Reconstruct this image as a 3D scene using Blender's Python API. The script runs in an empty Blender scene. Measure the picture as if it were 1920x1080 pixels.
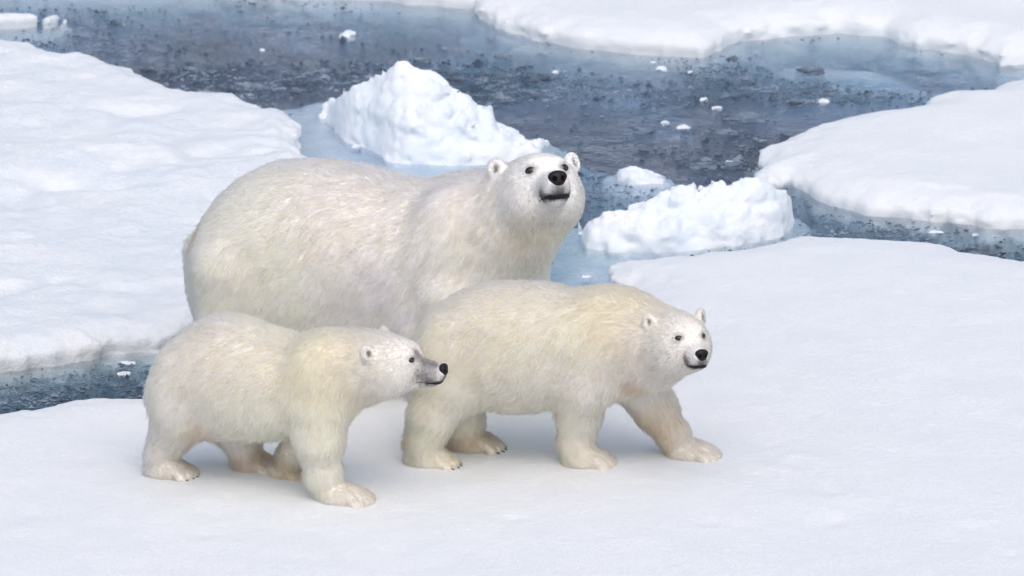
import bpy, math, random
import numpy as np

# ------------------------------------------------------------------ camera, sky, sun, exposure
scene = bpy.context.scene
TH = math.radians(17.0); DIST = 35.0; FPX = 16000.0          # pitch, slant range, focal length in px of a 1920 wide frame
CT, ST = math.cos(TH), math.sin(TH)
CAM = np.array([0.0, -DIST * CT, DIST * ST])
cam_d = bpy.data.cameras.new('camera')
cam = bpy.data.objects.new('camera', cam_d)
scene.collection.objects.link(cam)
cam.location = CAM.tolist()
cam.rotation_euler = (math.pi / 2 - TH, 0, 0)
cam_d.sensor_width = 36.0
cam_d.lens = FPX * 36.0 / 1920.0
cam_d.clip_end = 2000.0
cam_d.dof.use_dof = True
cam_d.dof.focus_distance = 33.4
cam_d.dof.aperture_fstop = 5.0
scene.camera = cam

SUN_EL, SUN_AZ = math.radians(61), math.radians(172)
world = bpy.data.worlds.new('World'); scene.world = world
world.use_nodes = True
wn = world.node_tree
sky = wn.nodes.new('ShaderNodeTexSky')
sky.sky_type = 'NISHITA'; sky.sun_disc = False
sky.sun_elevation = SUN_EL; sky.sun_rotation = SUN_AZ
sky.air_density = 1.0; sky.dust_density = 3.2; sky.ozone_density = 1.0
bg = wn.nodes['Background']; bg.inputs['Strength'].default_value = 0.15
wn.links.new(sky.outputs[0], bg.inputs[0])
sun_d = bpy.data.lights.new('sun', 'SUN')
sun_d.energy = 0.92; sun_d.angle = math.radians(120); sun_d.color = (1.0, 0.965, 0.92)
sun = bpy.data.objects.new('sun', sun_d); scene.collection.objects.link(sun)
sun.rotation_euler = (math.pi / 2 - SUN_EL, 0, math.pi - SUN_AZ)

scene.view_settings.view_transform = 'Standard'
scene.view_settings.look = 'None'
scene.view_settings.gamma = 1.0
scene.view_settings.exposure = 0.26
scene.view_settings.use_curve_mapping = False
scene.cycles.max_bounces = 14
scene.cycles.diffuse_bounces = 10
scene.cycles.transmission_bounces = 10
scene.cycles.transparent_max_bounces = 12
scene.cycles.use_denoising = True
scene.cycles.denoising_prefilter = 'FAST'
scene.cycles_curves.shape = 'RIBBONS'
scene.cycles_curves.subdivisions = 2

WATER = -0.085
rng = np.random.default_rng(7)
random.seed(7)

# ------------------------------------------------------------------ helpers
def ray(px, py):
    u = (px - 960.0) / FPX; v = (540.0 - py) / FPX
    return np.array([u, CT + v * ST, -ST + v * CT])

def on_z(px, py, z=0.0):
    d = ray(px, py); t = (z - CAM[2]) / d[2]
    return CAM + t * d

def project(p):
    p = np.asarray(p, float) - CAM
    f = p[..., 1] * CT - p[..., 2] * ST
    return 960 + FPX * p[..., 0] / f, 540 - FPX * (p[..., 1] * ST + p[..., 2] * CT) / f

_tab = np.random.default_rng(11).random((64, 64, 64)).astype(np.float32) * 2 - 1
def noise(p, freq=1.0, seed=0):
    q = np.asarray(p, np.float32) * np.float32(freq) + np.float32(seed * 17.31 + 100)
    i = np.floor(q).astype(np.int32); f = q - i
    f = f * f * (3 - 2 * f)
    i &= 63; j = (i + 1) & 63
    x0, y0, z0 = i[..., 0], i[..., 1], i[..., 2]; x1, y1, z1 = j[..., 0], j[..., 1], j[..., 2]
    fx, fy, fz = f[..., 0], f[..., 1], f[..., 2]
    a = _tab[x0, y0, z0] * (1 - fx) + _tab[x1, y0, z0] * fx
    b = _tab[x0, y1, z0] * (1 - fx) + _tab[x1, y1, z0] * fx
    c = _tab[x0, y0, z1] * (1 - fx) + _tab[x1, y0, z1] * fx
    d = _tab[x0, y1, z1] * (1 - fx) + _tab[x1, y1, z1] * fx
    a = a * (1 - fy) + b * fy; c = c * (1 - fy) + d * fy
    return a * (1 - fz) + c * fz

def fbm(p, freq, octaves=3, seed=0, gain=0.5):
    r = 0; a = 1.0
    for o in range(octaves):
        r = r + a * noise(p, freq * 2.03 ** o, seed + o); a *= gain
    return r

def smin(a, b, k):
    h = np.clip(0.5 + 0.5 * (b - a) / k, 0, 1)
    return b * (1 - h) + a * h - k * h * (1 - h)
def smax(a, b, k): return -smin(-a, -b, k)
def sstep(a, b, x):
    t = np.clip((x - a) / (b - a), 0, 1); return t * t * (3 - 2 * t)

def surface_nets(f, xs, ys, zs):
    neg = f < 0
    cnt = np.zeros(tuple(n - 1 for n in f.shape), np.int8)
    for a in (0, 1):
        for b in (0, 1):
            for c in (0, 1):
                cnt += neg[a:f.shape[0] - 1 + a, b:f.shape[1] - 1 + b, c:f.shape[2] - 1 + c]
    idx = np.argwhere((cnt > 0) & (cnt < 8))
    pos = np.zeros((len(idx), 3)); num = np.zeros(len(idx))
    corners = [(a, b, c) for a in (0, 1) for b in (0, 1) for c in (0, 1)]
    for ca in corners:
        for ax in range(3):
            if ca[ax] == 0:
                cb = list(ca); cb[ax] = 1
                f0 = f[idx[:, 0] + ca[0], idx[:, 1] + ca[1], idx[:, 2] + ca[2]]
                f1 = f[idx[:, 0] + cb[0], idx[:, 1] + cb[1], idx[:, 2] + cb[2]]
                m = (f0 < 0) != (f1 < 0)
                t = f0[m] / (f0[m] - f1[m])
                q = np.tile(np.array(ca, float), (m.sum(), 1)); q[:, ax] += t
                pos[m] += q; num[m] += 1
    pos = pos / num[:, None] + idx
    V = np.stack([np.interp(pos[:, i], np.arange(len(g)), g) for i, g in enumerate((xs, ys, zs))], 1)
    cid = np.full(cnt.shape, -1, np.int32)
    cid[idx[:, 0], idx[:, 1], idx[:, 2]] = np.arange(len(idx))
    F = []
    for ax in range(3):
        s0 = [slice(None)] * 3; s1 = [slice(None)] * 3
        s0[ax] = slice(0, -1); s1[ax] = slice(1, None)
        A = neg[tuple(s0)]; Bn = neg[tuple(s1)]
        e = np.argwhere(A != Bn)
        o = [i for i in range(3) if i != ax]
        ok = np.ones(len(e), bool)
        for i in o: ok &= (e[:, i] >= 1) & (e[:, i] < f.shape[i] - 1)
        e = e[ok]
        fl = A[e[:, 0], e[:, 1], e[:, 2]]
        def cell(d0, d1):
            q = e.copy(); q[:, o[0]] += d0; q[:, o[1]] += d1
            return cid[q[:, 0], q[:, 1], q[:, 2]]
        quad = np.stack([cell(-1, -1), cell(0, -1), cell(0, 0), cell(-1, 0)], 1)
        if ax == 1: fl = ~fl
        quad[~fl] = quad[~fl][:, ::-1]
        F.append(quad)
    return V, np.concatenate(F)

def np_mesh(name, V, F, smooth=True):
    me = bpy.data.meshes.new(name)
    me.vertices.add(len(V)); me.vertices.foreach_set('co', np.asarray(V, np.float32).ravel())
    k = F.shape[1]
    me.loops.add(len(F) * k); me.loops.foreach_set('vertex_index', F.astype(np.int32).ravel())
    me.polygons.add(len(F))
    me.polygons.foreach_set('loop_start', np.arange(0, len(F) * k, k, dtype=np.int32))
    me.polygons.foreach_set('use_smooth', np.full(len(F), smooth))
    me.update(calc_edges=True)
    return me

def link(name, data, mat=None, parent=None, loc=(0, 0, 0)):
    o = bpy.data.objects.new(name, data)
    scene.collection.objects.link(o)
    o.location = loc
    if mat is not None: data.materials.append(mat)
    if parent is not None: o.parent = parent
    return o

def tag(o, label=None, cat=None, group=None, kind=None):
    if label: o['label'] = label
    if cat: o['category'] = cat
    if group: o['group'] = group
    if kind: o['kind'] = kind
    return o

# ------------------------------------------------------------------ materials
def new_mat(name):
    m = bpy.data.materials.new(name); m.use_nodes = True
    nt = m.node_tree
    return m, nt, nt.nodes['Principled BSDF'], nt.nodes['Material Output']

def ramp(nt, src, p0, c0, p1, c1):
    r = nt.nodes.new('ShaderNodeValToRGB')
    r.color_ramp.elements[0].position = p0; r.color_ramp.elements[0].color = (*c0, 1)
    r.color_ramp.elements[1].position = p1; r.color_ramp.elements[1].color = (*c1, 1)
    nt.links.new(src, r.inputs[0]); return r

def noise_node(nt, vec, scale, detail=4, rough=0.55):
    n = nt.nodes.new('ShaderNodeTexNoise')
    n.inputs['Scale'].default_value = scale; n.inputs['Detail'].default_value = detail
    n.inputs['Roughness'].default_value = rough
    nt.links.new(vec, n.inputs['Vector']); return n

def snow_material(name, c0, c1, bump=0.5, grain=170, dist=0.006):
    m, nt, b, out = new_mat(name)
    geo = nt.nodes.new('ShaderNodeNewGeometry')
    n1 = noise_node(nt, geo.outputs['Position'], 3.5, 6)
    r = ramp(nt, n1.outputs['Fac'], 0.36, c0, 0.66, c1)
    nt.links.new(r.outputs[0], b.inputs['Base Color'])
    b.inputs['Roughness'].default_value = 0.7
    b.inputs['Specular IOR Level'].default_value = 0.25
    n2 = noise_node(nt, geo.outputs['Position'], grain, 3, 0.7)
    n3 = noise_node(nt, geo.outputs['Position'], 26, 5, 0.6)
    mx = nt.nodes.new('ShaderNodeMath'); mx.operation = 'MULTIPLY_ADD'
    nt.links.new(n3.outputs['Fac'], mx.inputs[0]); mx.inputs[1].default_value = 2.4
    nt.links.new(n2.outputs['Fac'], mx.inputs[2])
    bp = nt.nodes.new('ShaderNodeBump'); bp.inputs['Strength'].default_value = bump; bp.inputs['Distance'].default_value = dist
    nt.links.new(mx.outputs[0], bp.inputs['Height'])
    nt.links.new(bp.outputs[0], b.inputs['Normal'])
    return m

SNOW = snow_material('snow', (0.735, 0.757, 0.752), (0.765, 0.777, 0.768), 0.4)
SNOW_WET = snow_material('wet_snow', (0.70, 0.738, 0.75), (0.765, 0.777, 0.768), 0.6, 120)
ICE = snow_material('rough_ice', (0.75, 0.805, 0.84), (0.82, 0.835, 0.84), 0.45, 130)

def clear_ice_material():
    m, nt, b, out = new_mat('clear_ice')
    geo = nt.nodes.new('ShaderNodeNewGeometry')
    n1 = noise_node(nt, geo.outputs['Position'], 9, 4)
    r = ramp(nt, n1.outputs['Fac'], 0.38, (0.045, 0.065, 0.09), 0.74, (0.30, 0.37, 0.44))
    nt.links.new(r.outputs[0], b.inputs['Base Color'])
    b.inputs['Roughness'].default_value = 0.22; b.inputs['IOR'].default_value = 1.31
    n2 = noise_node(nt, geo.outputs['Position'], 60, 3)
    bp = nt.nodes.new('ShaderNodeBump'); bp.inputs['Strength'].default_value = 0.5; bp.inputs['Distance'].default_value = 0.01
    nt.links.new(n2.outputs['Fac'], bp.inputs['Height']); nt.links.new(bp.outputs[0], b.inputs['Normal'])
    return m
CLEAR = clear_ice_material()

def water_material():
    m, nt, b, out = new_mat('sea_water')
    nt.nodes.remove(b)
    geo = nt.nodes.new('ShaderNodeNewGeometry')
    mp = nt.nodes.new('ShaderNodeMapping'); mp.inputs['Scale'].default_value = (1.0, 0.75, 1.0)
    nt.links.new(geo.outputs['Position'], mp.inputs['Vector'])
    n1 = noise_node(nt, mp.outputs[0], 9, 5, 0.6)
    n2 = noise_node(nt, mp.outputs[0], 55, 3, 0.6)
    n3 = noise_node(nt, mp.outputs[0], 1.3, 3, 0.5)
    msk = ramp(nt, n3.outputs['Fac'], 0.40, (0.12,) * 3, 0.60, (1,) * 3)
    mul = nt.nodes.new('ShaderNodeMath'); mul.operation = 'MULTIPLY'
    nt.links.new(n2.outputs['Fac'], mul.inputs[0]); nt.links.new(msk.outputs[0], mul.inputs[1])
    ad = nt.nodes.new('ShaderNodeMath'); ad.operation = 'MULTIPLY_ADD'
    nt.links.new(n1.outputs['Fac'], ad.inputs[0]); ad.inputs[1].default_value = 1.6
    nt.links.new(mul.outputs[0], ad.inputs[2])
    bp = nt.nodes.new('ShaderNodeBump'); bp.inputs['Strength'].default_value = 1.0; bp.inputs['Distance'].default_value = 0.026
    nt.links.new(ad.outputs[0], bp.inputs['Height'])
    gl = nt.nodes.new('ShaderNodeBsdfGlossy'); gl.inputs['Roughness'].default_value = 0.12
    gl.inputs['Color'].default_value = (0.94, 0.96, 1.0, 1)
    nt.links.new(bp.outputs[0], gl.inputs['Normal'])
    tr = nt.nodes.new('ShaderNodeBsdfTransparent')
    # Schlick reflectance, the same from both sides of the surface
    dt = nt.nodes.new('ShaderNodeVectorMath'); dt.operation = 'DOT_PRODUCT'
    nt.links.new(geo.outputs['Incoming'], dt.inputs[0]); nt.links.new(bp.outputs[0], dt.inputs[1])
    def mth(op, a, b):
        m_ = nt.nodes.new('ShaderNodeMath'); m_.operation = op; m_.use_clamp = op == 'SUBTRACT'
        for i_, v_ in enumerate((a, b)):
            if isinstance(v_, (int, float)): m_.inputs[i_].default_value = v_
            else: nt.links.new(v_, m_.inputs[i_])
        return m_.outputs[0]
    ab = mth('ABSOLUTE', dt.outputs['Value'], 0.0)
    class fr: outputs = [mth('ADD', mth('MULTIPLY', mth('POWER', mth('SUBTRACT', 1.0, ab), 5.0), 0.98), 0.02)]
    mix = nt.nodes.new('ShaderNodeMixShader')
    nt.links.new(fr.outputs[0], mix.inputs[0]); nt.links.new(tr.outputs[0], mix.inputs[1]); nt.links.new(gl.outputs[0], mix.inputs[2])
    # thin film of frazil crystals, thicker over the open lead
    sx = nt.nodes.new('ShaderNodeSeparateXYZ'); nt.links.new(geo.outputs['Position'], sx.inputs[0])
    mr = nt.nodes.new('ShaderNodeMapRange'); mr.inputs['From Min'].default_value = 0.6; mr.inputs['From Max'].default_value = 1.8
    mr.inputs['To Min'].default_value = 0.08; mr.inputs['To Max'].default_value = 1.0
    nt.links.new(sx.outputs['Y'], mr.inputs['Value'])
    n5 = noise_node(nt, mp.outputs[0], 2.2, 6, 0.65)
    fm = ramp(nt, n5.outputs['Fac'], 0.30, (0.05,) * 3, 0.72, (0.24,) * 3)
    ff = nt.nodes.new('ShaderNodeMath'); ff.operation = 'MULTIPLY'
    nt.links.new(fm.outputs[0], ff.inputs[0]); nt.links.new(mr.outputs[0], ff.inputs[1])
    df = nt.nodes.new('ShaderNodeBsdfDiffuse'); df.inputs['Color'].default_value = (0.45, 0.54, 0.74, 1)
    nt.links.new(bp.outputs[0], df.inputs['Normal'])
    mix2 = nt.nodes.new('ShaderNodeMixShader')
    nt.links.new(ff.outputs[0], mix2.inputs[0]); nt.links.new(mix.outputs[0], mix2.inputs[1]); nt.links.new(df.outputs[0], mix2.inputs[2])
    nt.links.new(mix2.outputs[0], out.inputs['Surface'])
    va = nt.nodes.new('ShaderNodeVolumeAbsorption')
    va.inputs['Color'].default_value = (0.38, 0.60, 0.69, 1); va.inputs['Density'].default_value = 6.5
    nt.links.new(va.outputs[0], out.inputs['Volume'])
    return m
WATERM = water_material()

def simple(name, col, rough=0.5, spec=0.5, coat=0.0):
    m, nt, b, out = new_mat(name)
    geo = nt.nodes.new('ShaderNodeNewGeometry')
    n = noise_node(nt, geo.outputs['Position'], 120, 3)
    r = ramp(nt, n.outputs['Fac'], 0.3, tuple(c * 0.75 for c in col), 0.7, tuple(min(1, c * 1.25) for c in col))
    nt.links.new(r.outputs[0], b.inputs['Base Color'])
    b.inputs['Roughness'].default_value = rough; b.inputs['Specular IOR Level'].default_value = spec
    b.inputs['Coat Weight'].default_value = coat; b.inputs['Coat Roughness'].default_value = 0.05
    bp = nt.nodes.new('ShaderNodeBump'); bp.inputs['Strength'].default_value = 0.3; bp.inputs['Distance'].default_value = 0.001
    n4 = noise_node(nt, geo.outputs['Position'], 700, 2)
    nt.links.new(n4.outputs['Fac'], bp.inputs['Height']); nt.links.new(bp.outputs[0], b.inputs['Normal'])
    return m
EYE = simple('eye_brown', (0.012, 0.008, 0.006), 0.12, 0.6, 0.6)
LID = simple('dark_eyelid_skin', (0.03, 0.026, 0.026), 0.55, 0.3)
NOSE = simple('black_nose_skin', (0.008, 0.007, 0.008), 0.45, 0.28)
NOSTRIL = simple('nostril', (0.004, 0.004, 0.004), 0.7, 0.1)
LIP = simple('black_lip_skin', (0.010, 0.009, 0.010), 0.5, 0.25)
CLAW = simple('dark_claw', (0.06, 0.05, 0.042), 0.35, 0.5)

def fur_material(name, hair):
    m, nt, b, out = new_mat(name)
    at = nt.nodes.new('ShaderNodeAttribute'); at.attribute_name = 'fur_color'
    if not hair:
        nt.links.new(at.outputs['Color'], b.inputs['Base Color'])
        b.inputs['Roughness'].default_value = 0.9; b.inputs['Specular IOR Level'].default_value = 0.05
        geo = nt.nodes.new('ShaderNodeNewGeometry')
        n = noise_node(nt, geo.outputs['Position'], 220, 3)
        bp = nt.nodes.new('ShaderNodeBump'); bp.inputs['Strength'].default_value = 0.4; bp.inputs['Distance'].default_value = 0.003
        nt.links.new(n.outputs['Fac'], bp.inputs['Height']); nt.links.new(bp.outputs[0], b.inputs['Normal'])
        return m
    nt.nodes.remove(b)
    nm = nt.nodes.new('ShaderNodeAttribute'); nm.attribute_name = 'skin_normal'
    df = nt.nodes.new('ShaderNodeBsdfDiffuse')
    nt.links.new(at.outputs['Color'], df.inputs['Color'])
    nt.links.new(nm.outputs['Vector'], df.inputs['Normal'])
    tl = nt.nodes.new('ShaderNodeBsdfTranslucent')
    nt.links.new(at.outputs['Color'], tl.inputs['Color'])
    mix = nt.nodes.new('ShaderNodeMixShader'); mix.inputs[0].default_value = 0.55
    nt.links.new(df.outputs[0], mix.inputs[1]); nt.links.new(tl.outputs[0], mix.inputs[2])
    nt.links.new(mix.outputs[0], out.inputs['Surface'])
    return m
FUR_SKIN = fur_material('fur_undercoat', False)
FUR = fur_material('fur_guard_hair', True)

# ------------------------------------------------------------------ the sea
def make_sea():
    x0, x1, y0, y1, zb = -60.0, 60.0, -30.0, 110.0, -9.0
    V = np.array([(x, y, z) for z in (zb, WATER) for y in (y0, y1) for x in (x0, x1)])
    F = np.array([(0, 2, 3, 1), (4, 5, 7, 6), (0, 1, 5, 4), (2, 6, 7, 3), (0, 4, 6, 2), (1, 3, 7, 5)])
    o = link('sea_water', np_mesh('sea_water', V, F, False), WATERM)
    tag(o, kind='structure')
make_sea()

# ------------------------------------------------------------------ ice floes: plan outline -> slab with ragged rim and a submerged foot
def poly_sd(P, X, Y):
    P = np.asarray(P, float); n = len(P)
    d = np.full(X.shape, 1e9); inside = np.zeros(X.shape, bool)
    for i in range(n):
        a = P[i]; b = P[(i + 1) % n]; e = b - a
        t = np.clip(((X - a[0]) * e[0] + (Y - a[1]) * e[1]) / (e @ e + 1e-12), 0, 1)
        d = np.minimum(d, (X - a[0] - t * e[0]) ** 2 + (Y - a[1] - t * e[1]) ** 2)
        c = (a[1] > Y) != (b[1] > Y)
        with np.errstate(divide='ignore', invalid='ignore'):
            inside ^= c & (X < e[0] * (Y - a[1]) / e[1] + a[0])
    d = np.sqrt(d)
    return np.where(inside, -d, d)

def outline(pts, top=0.0):
    """pts: (px, py, 'f'|'n') far rim seen at its top, near rim seen at the waterline; or ('w', x, y) plain plan points"""
    r = []
    for p in pts:
        if p[0] == 'w': r.append(p[1:3])
        else:
            q = on_z(p[0], p[1], top if p[2] == 'f' else -0.04 if p[2] == 't' else WATER - 0.01); r.append((q[0], q[1]))
    return r

FLOE_POLYS = []
def make_floe(name, poly, height, dx, dy, rim=0.03, rim_noise=0.03, shelf=0.3, shelf_depth=0.30, mat=SNOW, seed=0, lump=0.012, zmax=0.12, grade=0.02, xlim=None, ylim=None):
    FLOE_POLYS.append(poly)
    P = np.array(poly)
    x0, y0 = P.min(0) - shelf * 1.6 - 0.1; x1, y1 = P.max(0) + shelf * 1.6 + 0.1
    if xlim: x0, x1 = max(x0, xlim[0]), min(x1, xlim[1])
    if ylim: y0, y1 = max(y0, ylim[0]), min(y1, ylim[1])
    xs = np.arange(x0, x1, dx); ys = np.arange(y0, y1, dy)
    zs = np.concatenate([np.arange(-0.62, -0.14, 0.045), np.arange(-0.14, zmax, 0.011)])
    X, Y = np.meshgrid(xs, ys, indexing='ij')
    P2 = np.stack([X, Y, np.zeros_like(X)], -1)
    d2 = poly_sd(poly, X, Y)
    d2 = d2 + rim_noise * (fbm(P2, 5.0, 3, seed + 1) * 0.9) + rim_noise * 0.35 * noise(P2, 38.0, seed + 5)
    H = height(X, Y, d2, P2)
    # snow surface grades down towards the rim
    H = H - 0.02 * sstep(-0.10, 0.0, d2) - (grade - 0.02) * sstep(-0.24, 0.0, d2)
    wob = shelf * (1.0 + 0.9 * fbm(P2, 1.6, 3, seed + 9))
    f = np.empty((len(xs), len(ys), len(zs)), np.float32)
    for k, z in enumerate(zs):
        p3 = P2.copy(); p3[..., 2] = z
        rough = np.zeros_like(d2); m = np.abs(d2) < 0.22
        rough[m] = lump * (0.35 + 1.3 * sstep(-0.5, 0.6, noise(p3[m] * np.array([1, 1, 0]), 2.3, seed + 6))) * (noise(p3[m], 13.0, seed + 3) + 0.5 * noise(p3[m], 37.0, seed + 4) + 0.3 * noise(p3[m], 70.0, seed + 5))
        under = 0.004 * sstep(WATER + 0.06, WATER, z)             # melt notch at the waterline
        slab = smax(d2 + rough + under, (z - H) * 0.9 + rough * 0.3, rim)
        t = np.clip((WATER - 0.015 - z) / shelf_depth, 0, 1.6)
        foot = np.maximum((d2 - wob * t ** 0.8) * 0.35 + rough, z - (WATER - 0.03) + 0.02 * wob)
        f[..., k] = np.minimum(slab, foot)
    V, F = surface_nets(f, xs, ys, zs)
    c = np.array([V[:, 0].mean(), V[:, 1].mean(), WATER])
    return link(name, np_mesh(name, V - c, F), mat, None, c.tolist())

def dents(X, Y, spots):
    r = np.zeros_like(X)
    for (cx, cy, rx, ry, dep) in spots:
        q = ((X - cx) / rx) ** 2 + ((Y - cy) / ry) ** 2
        r -= dep * np.exp(-q * 1.5); r += dep * 0.35 * np.exp(-(np.sqrt(q) - 1.35) ** 2 * 6)
    return r

# near floe carrying the bears
near_pts = [('w', -3.6, -4.6), ('w', -3.6, -1.9), (-300, 790, 'f'), (-60, 772, 'f'), (0, 766, 'f'), (60, 759, 'f'), (115, 744, 'f'), (180, 737, 'f'), (275, 737, 'f'),
            (420, 722, 'f'), (560, 690, 'f'), (760, 640, 'f'), (930, 590, 'f'), (1080, 560, 'f'), (1186, 548, 'f'), (1183, 526, 'f'), (1146, 512, 'f'), (1143, 482, 'f'), (1190, 479, 'f'), (1350, 463, 'f'),
            (1400, 456, 'f'), (1500, 433, 'f'), (1600, 438, 'f'), (1770, 446, 'f'), (1802, 463, 'f'), (1920, 481, 'f'), (2200, 500, 'f'), ('w', 3.6, 0.0), ('w', 3.6, -4.6)]
near_poly = outline(near_pts)
prints = []
for (px, py) in [(1445, 838), (1420, 905), (1552, 930), (1825, 1003), (1890, 1045), (1330, 985), (1650, 955), (1500, 880), (1700, 800), (1560, 985), (380, 1010), (960, 985)]:
    q = on_z(px, py)
    dep = 0.008
    prints.append((q[0], q[1], 0.06, 0.09, dep))
    for a in (-0.05, -0.018, 0.018, 0.05):
        if random.random() < 0.7: prints.append((q[0] + 0.085 + random.uniform(-.02, .02), q[1] + a * 1.6 + random.uniform(-.02, .02), 0.018, 0.03, dep * random.uniform(0.2, 0.7)))
def near_h(X, Y, d2, P2):
    h = 0.012 * fbm(P2, 0.8, 3, 3) + 0.0035 * fbm(P2, 6, 3, 6)
    h += dents(X, Y, prints) * np.clip(0.5 + 1.2 * fbm(P2, 9, 3, 15), 0, 1.4) + 0.027 - 0.006 * np.clip(fbm(P2, 2.2, 4, 17) - 0.1, 0, 1)
    return h * sstep(0.0, -0.3, d2)
o = make_floe('ice_floe', near_poly, near_h, 0.014, 0.022, rim=0.02, rim_noise=0.018, shelf=0.10, seed=1, zmax=0.07)
tag(o, 'broad flat snowy floe in the foreground on which the three bears walk', 'ice floe', 'snow covered ice floes')

# left floe
left_pts = [('w', -3.8, -1.75), ('w', -3.8, 3.7), (-200, 55, 'f'), (0, 73, 'f'), (60, 81, 'f'), (115, 97, 'f'), (190, 100, 'f'), (222, 117, 'f'), (262, 129, 'f'), (318, 156, 'f'), (380, 176, 'f'), (440, 172, 'f'), (490, 191, 'f'),
            (505, 202, 'f'), (548, 211, 'f'), (566, 240, 'f'), (574, 285, 'f'), (590, 340, 'f'), (640, 430, 'f'), (640, 520, 'f'), (520, 600, 'n'), (420, 630, 'n'), (330, 655, 'n'), (292, 664, 'n'), (200, 672, 'n'), (130, 682, 'n'), (60, 692, 'n'), (0, 704, 'n'), (-200, 735, 'n')]
left_poly = outline(left_pts)
def path_d(X, Y, pts):
    d = np.full(X.shape, 1e9); side = np.zeros(X.shape)
    for a, b in zip(pts[:-1], pts[1:]):
        a = np.array(a); b = np.array(b); e = b - a
        t = np.clip(((X - a[0]) * e[0] + (Y - a[1]) * e[1]) / (e @ e), 0, 1)
        q = np.hypot(X - a[0] - t * e[0], Y - a[1] - t * e[1])
        s = np.sign(e[0] * (Y - a[1]) - e[1] * (X - a[0]))
        m = q < d; d[m] = q[m]; side[m] = s[m]
    return d, side
def gp(px, py, z=0.0):
    q = on_z(px, py, z); return (q[0], q[1])
ledge = [gp(-400, 276, 0.05), gp(0, 279, .05), (gp(150, 279, .05)), gp(290, 284, .05), gp(335, 299, .05), gp(420, 296, .05), gp(500, 291, .05), gp(600, 290, .05)]
def left_h(X, Y, d2, P2):
    d, s = path_d(X, Y, ledge)
    sd = d * s                                            # >0 beyond the ledge
    h = 0.065 * np.exp(-np.clip(-sd, 0, 9) / 0.6) * (sd <= 0) + 0.065 * np.exp(-(np.clip(sd, 0, 9) / 0.10) ** 2) * (sd > 0)
    h += 0.022 * fbm(P2 * np.array([0.8, 1.0, 1]), 1.5, 3, 21) + 0.012 * fbm(P2, 7, 3, 24)
    pit = np.clip(fbm(P2 * np.array([0.6, 1.0, 1]), 3.3, 3, 33) - 0.35, 0, 1)
    h -= 0.055 * pit
    h += 0.03 * np.exp(-((d2 + 0.12) / 0.10) ** 2) * (0.5 + 0.5 * noise(P2, 2.2, 28))   # raised rim
    return h + 0.015
o = make_floe('ice_floe', left_poly, left_h, 0.016, 0.022, grade=0.035, rim=0.04, rim_noise=0.035, shelf=0.10, shelf_depth=0.4, seed=2, mat=SNOW_WET, lump=0.016, zmax=0.16)
tag(o, 'large uneven snow floe with a low ledge at the left behind the adult bear', 'ice floe', 'snow covered ice floes')

# right floe
right_pts = [(1404, 325, 't'), (1414, 310, 't'), (1434, 298, 't'), (1432, 277, 't'), (1468, 246, 'f'), (1510, 221, 'f'), (1600, 206, 'f'), (1738, 186, 'f'), (1732, 176, 'f'), (1768, 164, 'f'), (1866, 160, 'f'), (1872, 146, 'f'), (1900, 137, 'f'), (1990, 125, 'f'), ('w', 3.4, 3.0), ('w', 3.4, 0.55), (1990, 436, 'n'),
             (1920, 432, 'n'), (1860, 434, 'n'), (1780, 424, 'n'), (1700, 414, 'n'), (1620, 410, 'n'), (1560, 390, 'n'), (1525, 373, 'n'), (1480, 352, 'n'), (1440, 338, 't')]
right_poly = outline(right_pts)
def right_h(X, Y, d2, P2):
    return 0.02 + 0.016 * fbm(P2, 1.2, 3, 41) + 0.004 * fbm(P2, 7, 2, 43)
o = make_floe('ice_floe', right_poly, right_h, 0.015, 0.022, grade=0.055, rim=0.05, rim_noise=0.022, shelf=0.09, shelf_depth=0.45, seed=3, lump=0.016, zmax=0.10)
tag(o, 'smooth white snow floe at the right with a rounded near edge over dark water', 'ice floe', 'snow covered ice floes')

# back floe
back_pts = [(420, -8, 'n'), (560, 1, 'n'), (700, 4, 'n'), (775, 14, 'n'), (880, 23, 'n'), (903, 45, 'n'), (990, 76, 'n'), (1085, 97, 'n'), (1200, 106, 'n'), (1310, 113, 'n'), (1345, 104, 'n'), (1375, 88, 'n'), (1440, 76, 'n'), (1560, 70, 'n'), (1662, 70, 'n'), (1692, 92, 'n'),
            (1800, 107, 'n'), (1850, 121, 'n'), (1872, 132, 'n'), (1900, 128, 'n'), (2000, 120, 'n'), ('w', 4.2, 3.4), ('w', 4.2, 9), ('w', -4.5, 9), ('w', -4.0, 5.2)]
back_poly = outline(back_pts)
def back_h(X, Y, d2, P2):
    return 0.03 + 0.02 * fbm(P2, 0.9, 3, 51) + 0.006 * fbm(P2, 5, 2, 53) + 0.03 * sstep(-0.3, -2.0, d2)
o = make_floe('ice_floe', back_poly, back_h, 0.02, 0.03, grade=0.05, rim=0.05, rim_noise=0.03, shelf=0.22, shelf_depth=0.35, seed=4, lump=0.016, zmax=0.16)
tag(o, 'wide white floe across the top with a scalloped edge above blue green submerged ice', 'ice floe', 'snow covered ice floes')

# little floe at the top left corner
tl_pts = [('w', -3.6, 4.4), ('w', -3.6, 5.6), (-100, 2, 'f'), (0, 12, 'f'), (55, 27, 't'), (90, 36, 't'), (122, 46, 'n'), (95, 53, 'n'), (45, 56, 'n'), (0, 60, 'n'), (-100, 64, 'n')]
tl_poly = outline(tl_pts)
o = make_floe('ice_floe', tl_poly, lambda X, Y, d, P2: -0.035 + 0.03 * sstep(-1.5, -2.3, X) + 0.012 * fbm(P2, 3, 3, 61), 0.015, 0.022, grade=0.03, rim=0.03, rim_noise=0.018, shelf=0.15, seed=5, mat=SNOW_WET, zmax=0.08)
tag(o, 'small tapering slab of snowy ice in the top left corner with dark wet rim', 'ice floe', 'snow covered ice floes')

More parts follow.
